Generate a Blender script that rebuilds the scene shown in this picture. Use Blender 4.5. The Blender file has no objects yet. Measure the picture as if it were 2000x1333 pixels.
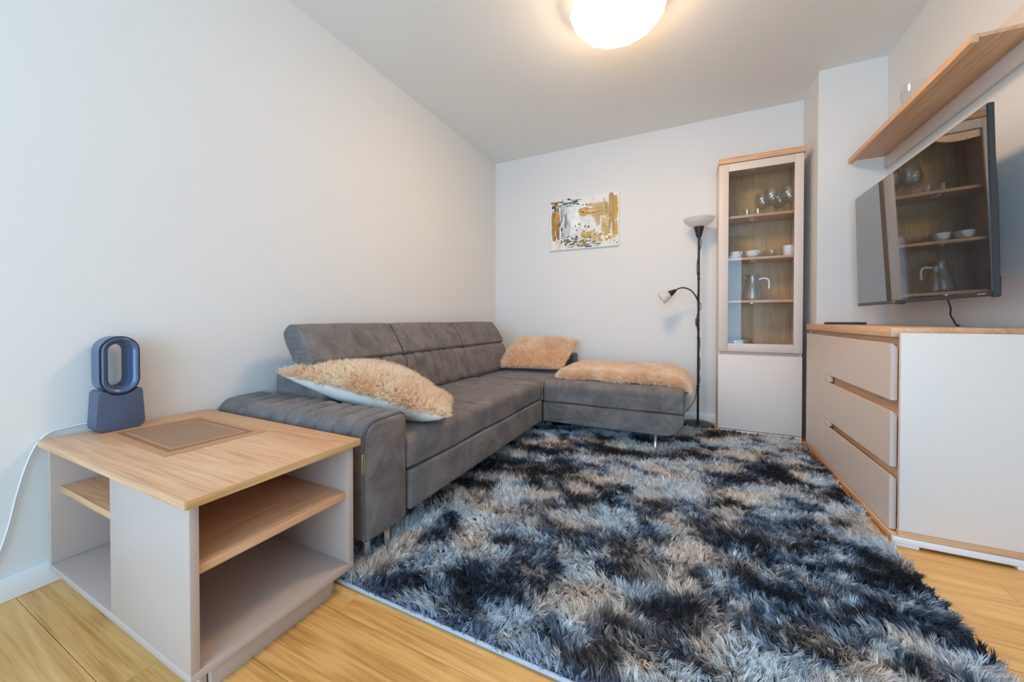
import bpy, bmesh, math, random
import numpy as np
from mathutils import Vector, Matrix

random.seed(7)
rng = np.random.default_rng(11)
scene = bpy.context.scene
COL = scene.collection

# ------------------------------------------------------------------ camera
cam_d = bpy.data.cameras.new('camera')
cam = bpy.data.objects.new('camera', cam_d)
COL.objects.link(cam)
cam_d.sensor_fit = 'HORIZONTAL'
cam_d.sensor_width = 36.0
cam_d.lens = 723.118 / 2000 * 36.0
cam_d.shift_x = 0.0
cam_d.shift_y = (632.254 - 666.5) / 2000
cam_d.clip_start = 0.02
cam.location = (0, 0, 0.85)
cam.rotation_euler = (math.radians(90) - 0.0114581, 0, 0.451168)
scene.camera = cam

# ------------------------------------------------------------------ colour management, sky, light
vs = scene.view_settings
vs.view_transform = 'Standard'
vs.look = 'None'
vs.gamma = 1.0
vs.exposure = 0.08
vs.use_curve_mapping = False
scene.cycles.use_denoising = True
scene.cycles.max_bounces = 14
scene.cycles.diffuse_bounces = 8
scene.cycles.transparent_max_bounces = 24
scene.cycles.sample_clamp_indirect = 6.0
scene.cycles.caustics_reflective = False
scene.cycles.caustics_refractive = False

world = bpy.data.worlds.new('overcast_sky')
scene.world = world
world.use_nodes = True
bg = world.node_tree.nodes['Background']
bg.inputs['Color'].default_value = (0.415, 0.69, 1.0, 1)
bg.inputs['Strength'].default_value = 8.2

LAMP_STRENGTH = 44.0
LAMP_RIM_STRENGTH = 3.0
LAMP_COLOR = (1.0, 0.66, 0.41, 1)

# daylight portal in the window opening behind the camera
pl = bpy.data.lights.new('window_daylight', 'AREA')
pl.shape = 'RECTANGLE'
pl.size = 2.6
pl.size_y = 2.15
pl.cycles.is_portal = True
po = bpy.data.objects.new('window_daylight', pl)
po.location = (-0.3, -2.215, 1.12)
po.rotation_euler = (math.radians(90), 0, 0)
COL.objects.link(po)

# ------------------------------------------------------------------ helpers
def tag(o, label=None, cat=None, group=None, kind=None):
    if label: o['label'] = label
    if cat: o['category'] = cat
    if group: o['group'] = group
    if kind: o['kind'] = kind
    return o

def thing(name, loc, label, cat, group=None):
    o = bpy.data.objects.new(name, None)
    o.location = loc
    o.empty_display_size = 0.05
    COL.objects.link(o)
    return tag(o, label, cat, group)

def adopt(o, parent):
    """parent o (whose mesh is in world metres) under a thing or a part"""
    if parent is not None:
        o.parent = parent
        if parent.type == 'EMPTY':
            o.matrix_parent_inverse = Matrix.Translation(-Vector(parent.location))
        else:
            o.matrix_parent_inverse = Matrix.Identity(4)
    return o

def link_mesh(name, me, mat, parent=None, smooth=False):
    if mat is not None:
        me.materials.append(mat)
    if smooth:
        for p in me.polygons: p.use_smooth = True
    o = bpy.data.objects.new(name, me)
    COL.objects.link(o)
    return adopt(o, parent)

def from_bm(name, bm, mat, parent=None, smooth=False, angle=None):
    bmesh.ops.recalc_face_normals(bm, faces=bm.faces)
    me = bpy.data.meshes.new(name)
    bm.to_mesh(me)
    bm.free()
    if angle is not None:
        for p in me.polygons: p.use_smooth = True
        me.set_sharp_from_angle(angle=math.radians(angle))
        smooth = False
    return link_mesh(name, me, mat, parent, smooth)

def bm_box(bm, x0, x1, y0, y1, z0, z1, bevel=0.0, seg=2):
    vs_ = [bm.verts.new(p) for p in ((x0,y0,z0),(x1,y0,z0),(x1,y1,z0),(x0,y1,z0),(x0,y0,z1),(x1,y0,z1),(x1,y1,z1),(x0,y1,z1))]
    fs = [bm.faces.new([vs_[i] for i in f]) for f in ((0,3,2,1),(4,5,6,7),(0,1,5,4),(1,2,6,5),(2,3,7,6),(3,0,4,7))]
    if bevel > 0:
        es = set()
        for f in fs:
            for e in f.edges: es.add(e)
        bmesh.ops.bevel(bm, geom=list(es), offset=bevel, segments=seg, profile=0.5, affect='EDGES')

def box(name, x0, x1, y0, y1, z0, z1, mat, parent=None, bevel=0.0015, seg=2):
    bm = bmesh.new()
    bm_box(bm, x0, x1, y0, y1, z0, z1, bevel, seg)
    return from_bm(name, bm, mat, parent, angle=40 if bevel else None)

def boxes(name, lst, mat, parent=None, bevel=0.0015):
    bm = bmesh.new()
    for b in lst: bm_box(bm, *b, bevel=bevel)
    return from_bm(name, bm, mat, parent, angle=40)

def bm_lathe(bm, prof, center, seg=32, axis=(0,0,1), cap=True):
    """prof: list of (r, h) along axis"""
    ax = Vector(axis).normalized()
    q = Vector((0,0,1)).rotation_difference(ax)
    c = Vector(center)
    rings = []
    for r, h in prof:
        if r < 1e-6:
            rings.append([bm.verts.new(c + q @ Vector((0,0,h)))])
        else:
            rings.append([bm.verts.new(c + q @ Vector((r*math.cos(2*math.pi*i/seg), r*math.sin(2*math.pi*i/seg), h))) for i in range(seg)])
    for a, b in zip(rings[:-1], rings[1:]):
        for i in range(seg):
            j = (i+1) % seg
            if len(a) == 1 and len(b) == 1: continue
            if len(a) == 1: bm.faces.new((a[0], b[i], b[j]))
            elif len(b) == 1: bm.faces.new((a[i], a[j], b[0]))
            else: bm.faces.new((a[i], a[j], b[j], b[i]))
    if cap:
        for r in (rings[0], rings[-1]):
            if len(r) > 2: bm.faces.new(r)

def lathe(name, prof, center, mat, parent=None, seg=32, axis=(0,0,1), cap=True, angle=35):
    bm = bmesh.new()
    bm_lathe(bm, prof, center, seg, axis, cap)
    return from_bm(name, bm, mat, parent, angle=angle)

def smooth_path(pts, n=6):
    P = [Vector(p) for p in pts]
    if len(P) < 3: return P
    out = []
    for i in range(len(P)-1):
        p0 = P[max(i-1,0)]; p1 = P[i]; p2 = P[i+1]; p3 = P[min(i+2,len(P)-1)]
        for k in range(n):
            t = k/n
            out.append(0.5*((2*p1)+(-p0+p2)*t+(2*p0-5*p1+4*p2-p3)*t*t+(-p0+3*p1-3*p2+p3)*t**3))
    out.append(P[-1])
    return out

def bm_tube(bm, pts, r, seg=8, closed=False):
    P = [Vector(p) for p in pts]
    n = len(P)
    rings = []
    up = Vector((0,0,1))
    prev = None
    for i in range(n):
        if closed: t = (P[(i+1)%n]-P[i-1]).normalized()
        else: t = (P[min(i+1,n-1)]-P[max(i-1,0)]).normalized()
        if prev is None:
            a = t.cross(up)
            if a.length < 1e-3: a = t.cross(Vector((1,0,0)))
        else:
            a = prev - t*prev.dot(t)
            if a.length < 1e-4: a = t.cross(Vector((1,0,0)))
        a.normalize(); prev = a
        b = t.cross(a)
        rr = r[i] if isinstance(r, (list,tuple)) else r
        rings.append([bm.verts.new(P[i] + a*rr*math.cos(2*math.pi*k/seg) + b*rr*math.sin(2*math.pi*k/seg)) for k in range(seg)])
    m = n if closed else n-1
    for i in range(m):
        A = rings[i]; B = rings[(i+1)%n]
        for k in range(seg):
            l = (k+1)%seg
            bm.faces.new((A[k],A[l],B[l],B[k]))
    if not closed:
        bm.faces.new(rings[0]); bm.faces.new(rings[-1])

def tube(name, pts, r, mat, parent=None, seg=8, smooth_n=0, closed=False):
    bm = bmesh.new()
    if smooth_n: pts = smooth_path(pts, smooth_n)
    bm_tube(bm, pts, r, seg, closed)
    return from_bm(name, bm, mat, parent, angle=50)

def rounded(poly, radii, n=5, most=0.49):
    """round the corners of a 2-D polygon; radii one per corner"""
    out = []
    N = len(poly)
    for i in range(N):
        p = Vector(poly[i]); a = Vector(poly[i-1]); b = Vector(poly[(i+1)%N])
        r = radii[i] if isinstance(radii, (list,tuple)) else radii
        if r <= 0: out.append((p.x,p.y)); continue
        u = (a-p); v = (b-p)
        lu, lv = u.length, v.length
        u.normalize(); v.normalize()
        ang = u.angle(v)
        d = min(r/math.tan(ang/2), most*lu, most*lv)
        r2 = d*math.tan(ang/2)
        c = p + (u+v).normalized()*(r2/math.sin(ang/2))
        s = p+u*d - c; e = p+v*d - c
        a0 = math.atan2(s.y,s.x); a1 = math.atan2(e.y,e.x)
        da = (a1-a0+math.pi) % (2*math.pi) - math.pi
        for k in range(n+1):
            t = a0+da*k/n
            out.append((c.x+r2*math.cos(t), c.y+r2*math.sin(t)))
    return out

def resample(poly, step):
    out = []
    N = len(poly)
    for i in range(N):
        a = Vector(poly[i]); b = Vector(poly[(i+1)%N])
        m = max(1, int((b-a).length/step))
        for k in range(m):
            p = a.lerp(b, k/m); out.append((p.x,p.y))
    return out

def place(axis, s, p):
    if axis == 'x': return (s, p[0], p[1])      # profile (y,z)
    if axis == 'y': return (p[0], s, p[1])      # profile (x,z)
    return (p[0], p[1], s)                      # profile (x,y)

def loft(name, axis, stations, poly, mat, parent=None, off=None, endround=0.0, angle=50):
    """sweep a closed profile along an axis; off(s, point, index) pushes the skin out along the profile normal;
       endround softens the two ends (profile shrinks by that amount over that length)"""
    bm = bmesh.new()
    N = len(poly)
    nor = []
    area = sum(poly[i-1][0]*poly[i][1]-poly[i][0]*poly[i-1][1] for i in range(N))
    sg = 1 if area > 0 else -1
    for i in range(N):
        t = Vector(poly[(i+1)%N]) - Vector(poly[i-1])
        nn = Vector((t.y,-t.x))*sg
        nor.append(nn.normalized() if nn.length > 1e-9 else Vector((0,0)))
    s0, s1 = stations[0], stations[-1]
    rings = []
    for s in stations:
        sh = 0.0
        if endround > 0:
            d = min(abs(s-s0), abs(s1-s))
            if d < endround: sh = endround - math.sqrt(max(0, endround**2-(endround-d)**2))
        ring = []
        for i, p in enumerate(poly):
            o = -sh
            if off: o += off(s, p, i)
            q = (p[0]+nor[i].x*o, p[1]+nor[i].y*o)
            ring.append(bm.verts.new(place(axis, s, q)))
        rings.append(ring)
    for A, B in zip(rings[:-1], rings[1:]):
        for i in range(N):
            j = (i+1)%N
            bm.faces.new((A[i],A[j],B[j],B[i]))
    for ring in (rings[0], rings[-1]):
        c = bm.verts.new(sum((v.co for v in ring), Vector())/N)
        for i in range(N): bm.faces.new((ring[i], ring[(i+1)%N], c))
    return from_bm(name, bm, mat, parent, angle=angle)

def stations(a, b, step, endround=0.0, n=5):
    out = []
    if endround > 0:
        for k in range(n): out.append(a + endround*(1-math.cos(math.pi/2*k/n)))
        m = max(2, int((b-a-2*endround)/step))
        for k in range(m+1): out.append(a+endround+(b-a-2*endround)*k/m)
        for k in range(n-1,-1,-1): out.append(b - endround*(1-math.cos(math.pi/2*k/n)))
    else:
        m = max(1, int(round((b-a)/step)))
        for k in range(m+1): out.append(a+(b-a)*k/m)
    return out

# ---- value noise (numpy)
def make_noise(seed):
    g = np.random.default_rng(seed).random((64,64))
    def f(x, y):
        xi = np.floor(x).astype(int); yi = np.floor(y).astype(int)
        fx = x-xi; fy = y-yi
        fx = fx*fx*(3-2*fx); fy = fy*fy*(3-2*fy)
        a = g[xi%64, yi%64]; b = g[(xi+1)%64, yi%64]; c = g[xi%64,(yi+1)%64]; d = g[(xi+1)%64,(yi+1)%64]
        return (a*(1-fx)+b*fx)*(1-fy) + (c*(1-fx)+d*fx)*fy
    return f
def fbm(f, x, y, o=4, g=0.55):
    s = 0; a = 1; t = 0
    for k in range(o):
        s = s + a*f(x*2**k+k*17.3, y*2**k+k*9.1); t += a; a *= g
    return s/t

def strand_mesh(name, root, mid, tip, side, width, col, mat, parent):
    """many narrow tapering fibres as one mesh: root, mid, tip (N,3); side (N,3) unit; col (N,3)"""
    N = len(root)
    w = width[:,None]*0.5
    V = np.empty((N,5,3), np.float32)
    V[:,0] = root - side*w; V[:,1] = root + side*w
    V[:,2] = mid - side*w*0.85; V[:,3] = mid + side*w*0.85
    V[:,4] = tip
    base = (np.arange(N)*5)[:,None]
    T = np.concatenate([base+np.array([[0,1,3]]), base+np.array([[0,3,2]]), base+np.array([[2,3,4]])], 1).reshape(-1).astype(np.int32)
    me = bpy.data.meshes.new(name)
    me.vertices.add(N*5); me.vertices.foreach_set('co', V.reshape(-1))
    me.loops.add(len(T)); me.loops.foreach_set('vertex_index', T)
    nf = N*3
    me.polygons.add(nf); me.polygons.foreach_set('loop_start', np.arange(0, nf*3, 3, dtype=np.int32))
    at = me.color_attributes.new('fibre_color', 'FLOAT_COLOR', 'POINT')
    C4 = np.ones((N,5,4), np.float32); C4[:,:,:3] = col[:,None,:]
    at.data.foreach_set('color', C4.reshape(-1))
    me.update(calc_edges=True)
    return link_mesh(name, me, mat, parent)

def unit(a): return a/np.maximum(np.linalg.norm(a, axis=-1, keepdims=True), 1e-9)

# ------------------------------------------------------------------ materials
def srgb(r, g, b):
    f = lambda c: ((c/255+0.055)/1.055)**2.4 if c > 10 else c/255/12.92
    return (f(r), f(g), f(b), 1)

def principled(name, color, rough=0.5, **kw):
    m = bpy.data.materials.new(name)
    m.use_nodes = True
    b = m.node_tree.nodes['Principled BSDF']
    b.inputs['Base Color'].default_value = color
    b.inputs['Roughness'].default_value = rough
    for k, v in kw.items(): b.inputs[k].default_value = v
    return m

def nodes(m): return m.node_tree.nodes, m.node_tree.links, m.node_tree.nodes['Principled BSDF']

def ramp(nt, stops):
    r = nt.nodes.new('ShaderNodeValToRGB')
    cr = r.color_ramp
    while len(cr.elements) < len(stops): cr.elements.new(0.5)
    for e, (p, c) in zip(cr.elements, stops):
        e.position = p; e.color = c
    return r

def plain_wall(name, color, rough=0.85):
    m = principled(name, color, rough)
    N, L, B = nodes(m)
    tc = N.new('ShaderNodeTexCoord'); n = N.new('ShaderNodeTexNoise')
    n.inputs['Scale'].default_value = 220; n.inputs['Detail'].default_value = 3
    L.new(tc.outputs['Object'], n.inputs['Vector'])
    bp = N.new('ShaderNodeBump'); bp.inputs['Strength'].default_value = 0.06; bp.inputs['Distance'].default_value = 0.002
    L.new(n.outputs['Fac'], bp.inputs['Height']); L.new(bp.outputs['Normal'], B.inputs['Normal'])
    return m

def wood(name, dark, mid, light, axis='x', rough=0.45, per_object=False, scale=1.0, figure=1.0, amp=0.055):
    m = principled(name, mid, rough)
    N, L, B = nodes(m); nt = m.node_tree
    tc = N.new('ShaderNodeTexCoord')
    vec = tc.outputs['Object']
    if per_object:
        oi = N.new('ShaderNodeObjectInfo')
        mul = N.new('ShaderNodeVectorMath'); mul.operation = 'SCALE'
        cmb = N.new('ShaderNodeCombineXYZ')
        for i, k in enumerate((17.0, 31.0, 11.0)):
            mm = N.new('ShaderNodeMath'); mm.operation = 'MULTIPLY'; mm.inputs[1].default_value = k
            L.new(oi.outputs['Random'], mm.inputs[0]); L.new(mm.outputs[0], cmb.inputs[i])
        ad = N.new('ShaderNodeVectorMath'); ad.operation = 'ADD'
        L.new(vec, ad.inputs[0]); L.new(cmb.outputs[0], ad.inputs[1]); vec = ad.outputs[0]
    mp = N.new('ShaderNodeMapping')
    a = {'x':(1,9,9),'y':(9,1,9),'z':(9,9,1)}[axis]
    mp.inputs['Scale'].default_value = [c*scale for c in a]
    L.new(vec, mp.inputs['Vector'])
    # cathedral figure: distorted low-frequency noise through a sine
    n1 = N.new('ShaderNodeTexNoise'); n1.inputs['Scale'].default_value = 0.9; n1.inputs['Detail'].default_value = 2; n1.inputs['Distortion'].default_value = 0.6
    L.new(mp.outputs[0], n1.inputs['Vector'])
    mu = N.new('ShaderNodeMath'); mu.operation = 'MULTIPLY'; mu.inputs[1].default_value = 55*figure
    L.new(n1.outputs['Fac'], mu.inputs[0])
    sn = N.new('ShaderNodeMath'); sn.operation = 'SINE'; L.new(mu.outputs[0], sn.inputs[0])
    # fine pores
    mp2 = N.new('ShaderNodeMapping')
    b2 = {'x':(4,160,160),'y':(160,4,160),'z':(160,160,4)}[axis]
    mp2.inputs['Scale'].default_value = [c*scale for c in b2]
    L.new(vec, mp2.inputs['Vector'])
    n2 = N.new('ShaderNodeTexNoise'); n2.inputs['Scale'].default_value = 1.0; n2.inputs['Detail'].default_value = 4; n2.inputs['Roughness'].default_value = 0.65
    L.new(mp2.outputs[0], n2.inputs['Vector'])
    # broad tone
    n3 = N.new('ShaderNodeTexNoise'); n3.inputs['Scale'].default_value = 0.55; n3.inputs['Detail'].default_value = 3
    L.new(mp.outputs[0], n3.inputs['Vector'])
    def mad(sock, k, c):
        q = N.new('ShaderNodeMath'); q.operation = 'MULTIPLY_ADD'; q.inputs[1].default_value = k; q.inputs[2].default_value = c
        L.new(sock, q.inputs[0]); return q.outputs[0]
    def add(s1, s2):
        q = N.new('ShaderNodeMath'); q.operation = 'ADD'; L.new(s1, q.inputs[0]); L.new(s2, q.inputs[1]); return q.outputs[0]
    t = add(mad(sn.outputs[0], amp, 0.0), mad(n2.outputs['Fac'], 0.9, -0.45))
    t = add(t, mad(n3.outputs['Fac'], 0.8, 0.1))
    if per_object:
        t = add(t, mad(oi.outputs['Random'], 0.16, -0.08))
    r = ramp(nt, [(0.18, dark), (0.5, mid), (0.82, light)])
    L.new(t, r.inputs[0]); L.new(r.outputs[0], B.inputs['Base Color'])
    bp = N.new('ShaderNodeBump'); bp.inputs['Strength'].default_value = 0.12; bp.inputs['Distance'].default_value = 0.001
    L.new(n2.outputs['Fac'], bp.inputs['Height']); L.new(bp.outputs['Normal'], B.inputs['Normal'])
    return m

def velvet(name, c0, c1):
    m = principled(name, c0, 0.75)
    N, L, B = nodes(m); nt = m.node_tree
    B.inputs['Sheen Weight'].default_value = 0.12
    B.inputs['Sheen Roughness'].default_value = 0.45
    B.inputs['Sheen Tint'].default_value = (0.78, 0.88, 1.0, 1)
    B.inputs['Specular IOR Level'].default_value = 0.2
    tc = N.new('ShaderNodeTexCoord')
    n1 = N.new('ShaderNodeTexNoise'); n1.inputs['Scale'].default_value = 9; n1.inputs['Detail'].default_value = 5; n1.inputs['Roughness'].default_value = 0.6; n1.inputs['Distortion'].default_value = 0.8
    n2 = N.new('ShaderNodeTexNoise'); n2.inputs['Scale'].default_value = 330; n2.inputs['Detail'].default_value = 2
    L.new(tc.outputs['Object'], n1.inputs['Vector']); L.new(tc.outputs['Object'], n2.inputs['Vector'])
    q = N.new('ShaderNodeMath'); q.operation = 'MULTIPLY_ADD'; q.inputs[1].default_value = 0.5
    L.new(n2.outputs['Fac'], q.inputs[0]); 
    q2 = N.new('ShaderNodeMath'); q2.operation = 'ADD'; q2.inputs[1].default_value = -0.25
    L.new(n1.outputs['Fac'], q2.inputs[0]); L.new(q2.outputs[0], q.inputs[2])
    r = ramp(nt, [(0.28, c0), (0.72, c1)])
    L.new(q.outputs[0], r.inputs[0]); L.new(r.outputs[0], B.inputs['Base Color'])
    n4 = N.new('ShaderNodeTexNoise'); n4.inputs['Scale'].default_value = 25; n4.inputs['Detail'].default_value = 4
    L.new(tc.outputs['Object'], n4.inputs['Vector'])
    mx = N.new('ShaderNodeMath'); mx.operation = 'ADD'; L.new(n4.outputs['Fac'], mx.inputs[0]); L.new(n2.outputs['Fac'], mx.inputs[1])
    bp = N.new('ShaderNodeBump'); bp.inputs['Strength'].default_value = 0.22; bp.inputs['Distance'].default_value = 0.003
    L.new(mx.outputs[0], bp.inputs['Height']); L.new(bp.outputs['Normal'], B.inputs['Normal'])
    return m

def fibre(name, rough=0.85, sheen=0.15, trans=0.4):
    m = principled(name, (0.5,0.5,0.5,1), rough)
    N, L, B = nodes(m)
    at = N.new('ShaderNodeAttribute'); at.attribute_name = 'fibre_color'
    L.new(at.outputs['Color'], B.inputs['Base Color'])
    B.inputs['Sheen Weight'].default_value = sheen
    B.inputs['Specular IOR Level'].default_value = 0.25
    tl = N.new('ShaderNodeBsdfTranslucent'); mx = N.new('ShaderNodeMixShader'); mx.inputs[0].default_value = trans
    L.new(at.outputs['Color'], tl.inputs['Color']); L.new(B.outputs[0], mx.inputs[1]); L.new(tl.outputs[0], mx.inputs[2])
    L.new(mx.outputs[0], N['Material Output'].inputs['Surface'])
    return m

def thin_glass(name, tint=(0.97,0.985,0.98,1), boost=1.0, rough=0.0):
    m = bpy.data.materials.new(name)
    m.use_nodes = True
    nt = m.node_tree; N = nt.nodes; L = nt.links
    N.remove(N['Principled BSDF'])
    out = N['Material Output']
    tr = N.new('ShaderNodeBsdfTransparent'); tr.inputs[0].default_value = tint
    gl = N.new('ShaderNodeBsdfGlossy'); gl.inputs['Roughness'].default_value = rough
    fr = N.new('ShaderNodeLayerWeight'); fr.inputs['Blend'].default_value = 0.5
    pw = N.new('ShaderNodeMath'); pw.operation = 'POWER'; pw.inputs[1].default_value = 4.0
    L.new(fr.outputs['Facing'], pw.inputs[0])
    mu = N.new('ShaderNodeMath'); mu.operation = 'MULTIPLY_ADD'; mu.inputs[1].default_value = 0.9; mu.inputs[2].default_value = 0.045*boost; mu.use_clamp = True
    L.new(pw.outputs[0], mu.inputs[0])
    mx = N.new('ShaderNodeMixShader')
    L.new(mu.outputs[0], mx.inputs[0]); L.new(tr.outputs[0], mx.inputs[1]); L.new(gl.outputs[0], mx.inputs[2])
    L.new(mx.outputs[0], out.inputs['Surface'])
    return m

M_wall = plain_wall('wall_paint', (0.745, 0.745, 0.725, 1))
M_ceil = plain_wall('ceiling_paint', (0.84, 0.85, 0.825, 1))
M_white = principled('white_lacquer', (0.80, 0.80, 0.80, 1), 0.35)
M_floor = wood('oak_plank', srgb(178,124,62), srgb(219,168,98), srgb(234,190,122), 'x', 0.38, per_object=True, figure=0.75, amp=0.10)
M_subfloor = principled('subfloor', srgb(110,78,46), 0.8)
oakc = (srgb(176,126,88), srgb(211,164,124), srgb(228,188,150))
M_oak_x = wood('oak_decor_lengthwise', *oakc, 'x', 0.42)
M_oak_y = wood('oak_decor_depthwise', *oakc, 'y', 0.42)
M_oak_z = wood('oak_decor_upright', *oakc, 'z', 0.42)
M_oak_back = wood('oak_back_panel', srgb(148,110,68), srgb(186,146,96), srgb(206,168,116), 'z', 0.5)
M_oak_edge = wood('oak_edge_band', srgb(168,124,74), srgb(208,168,116), srgb(222,186,136), 'y', 0.42)
M_cash = principled('cashmere_board', (0.72, 0.605, 0.525, 1), 0.42)
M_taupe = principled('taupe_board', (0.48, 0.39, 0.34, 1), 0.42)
M_cash_lit = principled('cashmere_lit', (0.78, 0.70, 0.63, 1), 0.5)  # lighter cashmere copy; window light on these faces put into its colour
M_velvet = velvet('grey_velvet', (0.108, 0.094, 0.089, 1), (0.222, 0.196, 0.187, 1))
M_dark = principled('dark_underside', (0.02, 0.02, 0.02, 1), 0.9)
M_chrome = principled('chrome', (0.85, 0.85, 0.86, 1), 0.12, Metallic=1.0)
M_black = principled('black_metal', (0.018, 0.017, 0.018, 1), 0.42)
M_blackpl = principled('black_plastic', (0.02, 0.02, 0.022, 1), 0.38)
M_gold = principled('gold_tag', srgb(222,190,110), 0.45, Metallic=0.3)
M_ink = principled('dark_ink', (0.04, 0.025, 0.01, 1), 0.6)
M_opal = principled('opal_glass', (0.86, 0.85, 0.83, 1), 0.25)
N, L, B = nodes(M_opal)
tl = N.new('ShaderNodeBsdfTranslucent'); tl.inputs['Color'].default_value = (0.9, 0.89, 0.86, 1)
mx = N.new('ShaderNodeMixShader'); mx.inputs[0].default_value = 0.5
L.new(B.outputs[0], mx.inputs[1]); L.new(tl.outputs[0], mx.inputs[2]); L.new(mx.outputs[0], N['Material Output'].inputs['Surface'])
M_fanbody = principled('slate_blue_plastic', (0.075, 0.10, 0.165, 1), 0.45)
M_fanring = principled('satin_blue_ring', (0.085, 0.125, 0.225, 1), 0.25, Metallic=0.2)
M_fandark = principled('ring_gap', (0.012, 0.015, 0.03, 1), 0.4)
M_mat_tan = principled('woven_tan', srgb(188,142,104), 0.7)
M_mat_brown = principled('woven_brown', srgb(150,106,76), 0.7)
M_mat_grey = principled('woven_taupe', srgb(154,122,98), 0.7)
M_fur = fibre('beige_fur', 0.85, 0.3)
M_furbase = principled('fur_backing', srgb(214,170,122), 0.9)
M_linen = principled('cream_fabric', (0.74, 0.70, 0.63, 1), 0.85)
M_pile = fibre('shag_pile', 0.8, 0.2, 0.3)
M_rugback = principled('rug_backing', (0.05, 0.06, 0.08, 1), 0.95)
M_hem = principled('rug_hem', (0.42, 0.48, 0.56, 1), 0.9)
M_screen = principled('screen_glass', (0.004, 0.0045, 0.006, 1), 0.035, IOR=2.3)
M_screen.node_tree.nodes['Principled BSDF'].inputs['Coat Weight'].default_value = 1.0
M_screen.node_tree.nodes['Principled BSDF'].inputs['Coat Roughness'].default_value = 0.02
M_bezel = principled('dark_bezel', (0.05, 0.052, 0.058, 1), 0.3, Metallic=0.5)
M_pane = thin_glass('cabinet_pane', (0.97, 0.985, 0.985, 1), 0.55)
M_glass = thin_glass('clear_glass', (0.96, 0.975, 0.975, 1), 1.5, 0.03)
M_porc = principled('white_porcelain', (0.82, 0.82, 0.80, 1), 0.2)
M_silver = principled('silver_print', (0.6, 0.6, 0.62, 1), 0.4, Metallic=0.6)
M_cord = principled('white_cord', (0.75, 0.75, 0.76, 1), 0.5)
M_film = principled('clear_film', (0.70, 0.74, 0.80, 1), 0.25)

m = bpy.data.materials.new('lamp_diffuser'); m.use_nodes = True
N = m.node_tree.nodes; N.remove(N['Principled BSDF'])
em = N.new('ShaderNodeEmission'); em.name = 'Emission'; em.inputs['Color'].default_value = LAMP_COLOR; em.inputs['Strength'].default_value = LAMP_STRENGTH
m.node_tree.links.new(em.outputs[0], N['Material Output'].inputs['Surface'])
M_lampglow = m
M_lamprim = m.copy(); M_lamprim.name = 'lamp_diffuser_rim'
M_lamprim.node_tree.nodes['Emission'].inputs['Strength'].default_value = LAMP_RIM_STRENGTH

m = principled('canvas_paint', (0.8,0.8,0.8,1), 0.6)
at = m.node_tree.nodes.new('ShaderNodeAttribute'); at.attribute_name = 'paint_color'
m.node_tree.links.new(at.outputs['Color'], m.node_tree.nodes['Principled BSDF'].inputs['Base Color'])
M_paint = m
M_canvas = principled('primed_canvas', (0.80, 0.80, 0.785, 1), 0.7)

# ------------------------------------------------------------------ room shell
XL, XR, YB, YR, ZC = -1.86, 1.085, 3.44, -2.2, 2.48
PX, PY = 0.745, 3.085          # wall pillar in the far right corner
T = 0.10
def structure(o): o['kind'] = 'structure'; return o

structure(box('wall_left', XL-T, XL, YR-T, YB+T, -0.05, ZC+T, M_wall, bevel=0))
structure(box('wall_back', XL, XR+T, YB, YB+T, -0.05, ZC+T, M_wall, bevel=0))
structure(box('wall_right', XR, XR+T, YR-T, YB, -0.05, ZC+T, M_wall, bevel=0))
structure(box('wall_pillar', PX, XR, PY, YB, 0.0, ZC, M_wall, bevel=0))
structure(box('ceiling', XL, XR, YR, YB, ZC, ZC+T, M_ceil, bevel=0))
WX0, WX1, WZ0, WZ1 = -1.55, 0.95, 0.06, 2.18
structure(boxes('wall_rear', [(XL, WX0, YR-T, YR, -0.05, ZC+T), (WX1, XR, YR-T, YR, -0.05, ZC+T),
                              (WX0, WX1, YR-T, YR, WZ1, ZC+T), (WX0, WX1, YR-T, YR, -0.05, WZ0)], M_wall, bevel=0))
win = structure(boxes('window_1', [(WX0, WX1, YR-0.08, YR-0.02, WZ0, WZ0+0.06), (WX0, WX1, YR-0.08, YR-0.02, WZ1-0.06, WZ1),
                                   (WX0, WX0+0.06, YR-0.08, YR-0.02, WZ0+0.06, WZ1-0.06), (WX1-0.06, WX1, YR-0.08, YR-0.02, WZ0+0.06, WZ1-0.06)], M_white))
for wx in (-0.72, 0.12):
    box('window_mullion', wx-0.045, wx+0.045, YR-0.08, YR-0.02, WZ0+0.06, WZ1-0.06, M_white, win)

structure(boxes('baseboard_left', [(XL, XL+0.014, YR, YB-0.014, 0, 0.072)], M_white, bevel=0.004))
structure(boxes('baseboard_back', [(XL, PX, YB-0.014, YB, 0, 0.072)], M_white, bevel=0.004))
structure(boxes('baseboard_right', [(XR-0.014, XR, YR, PY, 0, 0.072)], M_white, bevel=0.004))

fl = structure(box('floor', XL, XR, YR, YB, -0.05, -0.010, M_subfloor, bevel=0))
PW, PLN = 0.196, 1.29
row = 0
y = YR
while y < YB - 0.01:
    y1 = min(y+PW, YB)
    x = XL - [0.35, 0.93, 0.10, 0.62, 1.12][row % 5]
    while x < XR:
        xa, xb = max(x, XL), min(x+PLN, XR)
        if xb-xa > 0.02:
            bm = bmesh.new()
            g = 0.0005
            bm_box(bm, xa+g, xb-g, y+g, y1-g, -0.010, random.uniform(-0.0003, 0.0), bevel=0)
            top = max(bm.faces, key=lambda f: f.calc_center_median().z)
            bmesh.ops.bevel(bm, geom=list(top.edges), offset=0.0009, segments=1, affect='EDGES')
            from_bm('plank', bm, M_floor, fl)
        x += PLN
    y += PW
    row += 1

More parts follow.
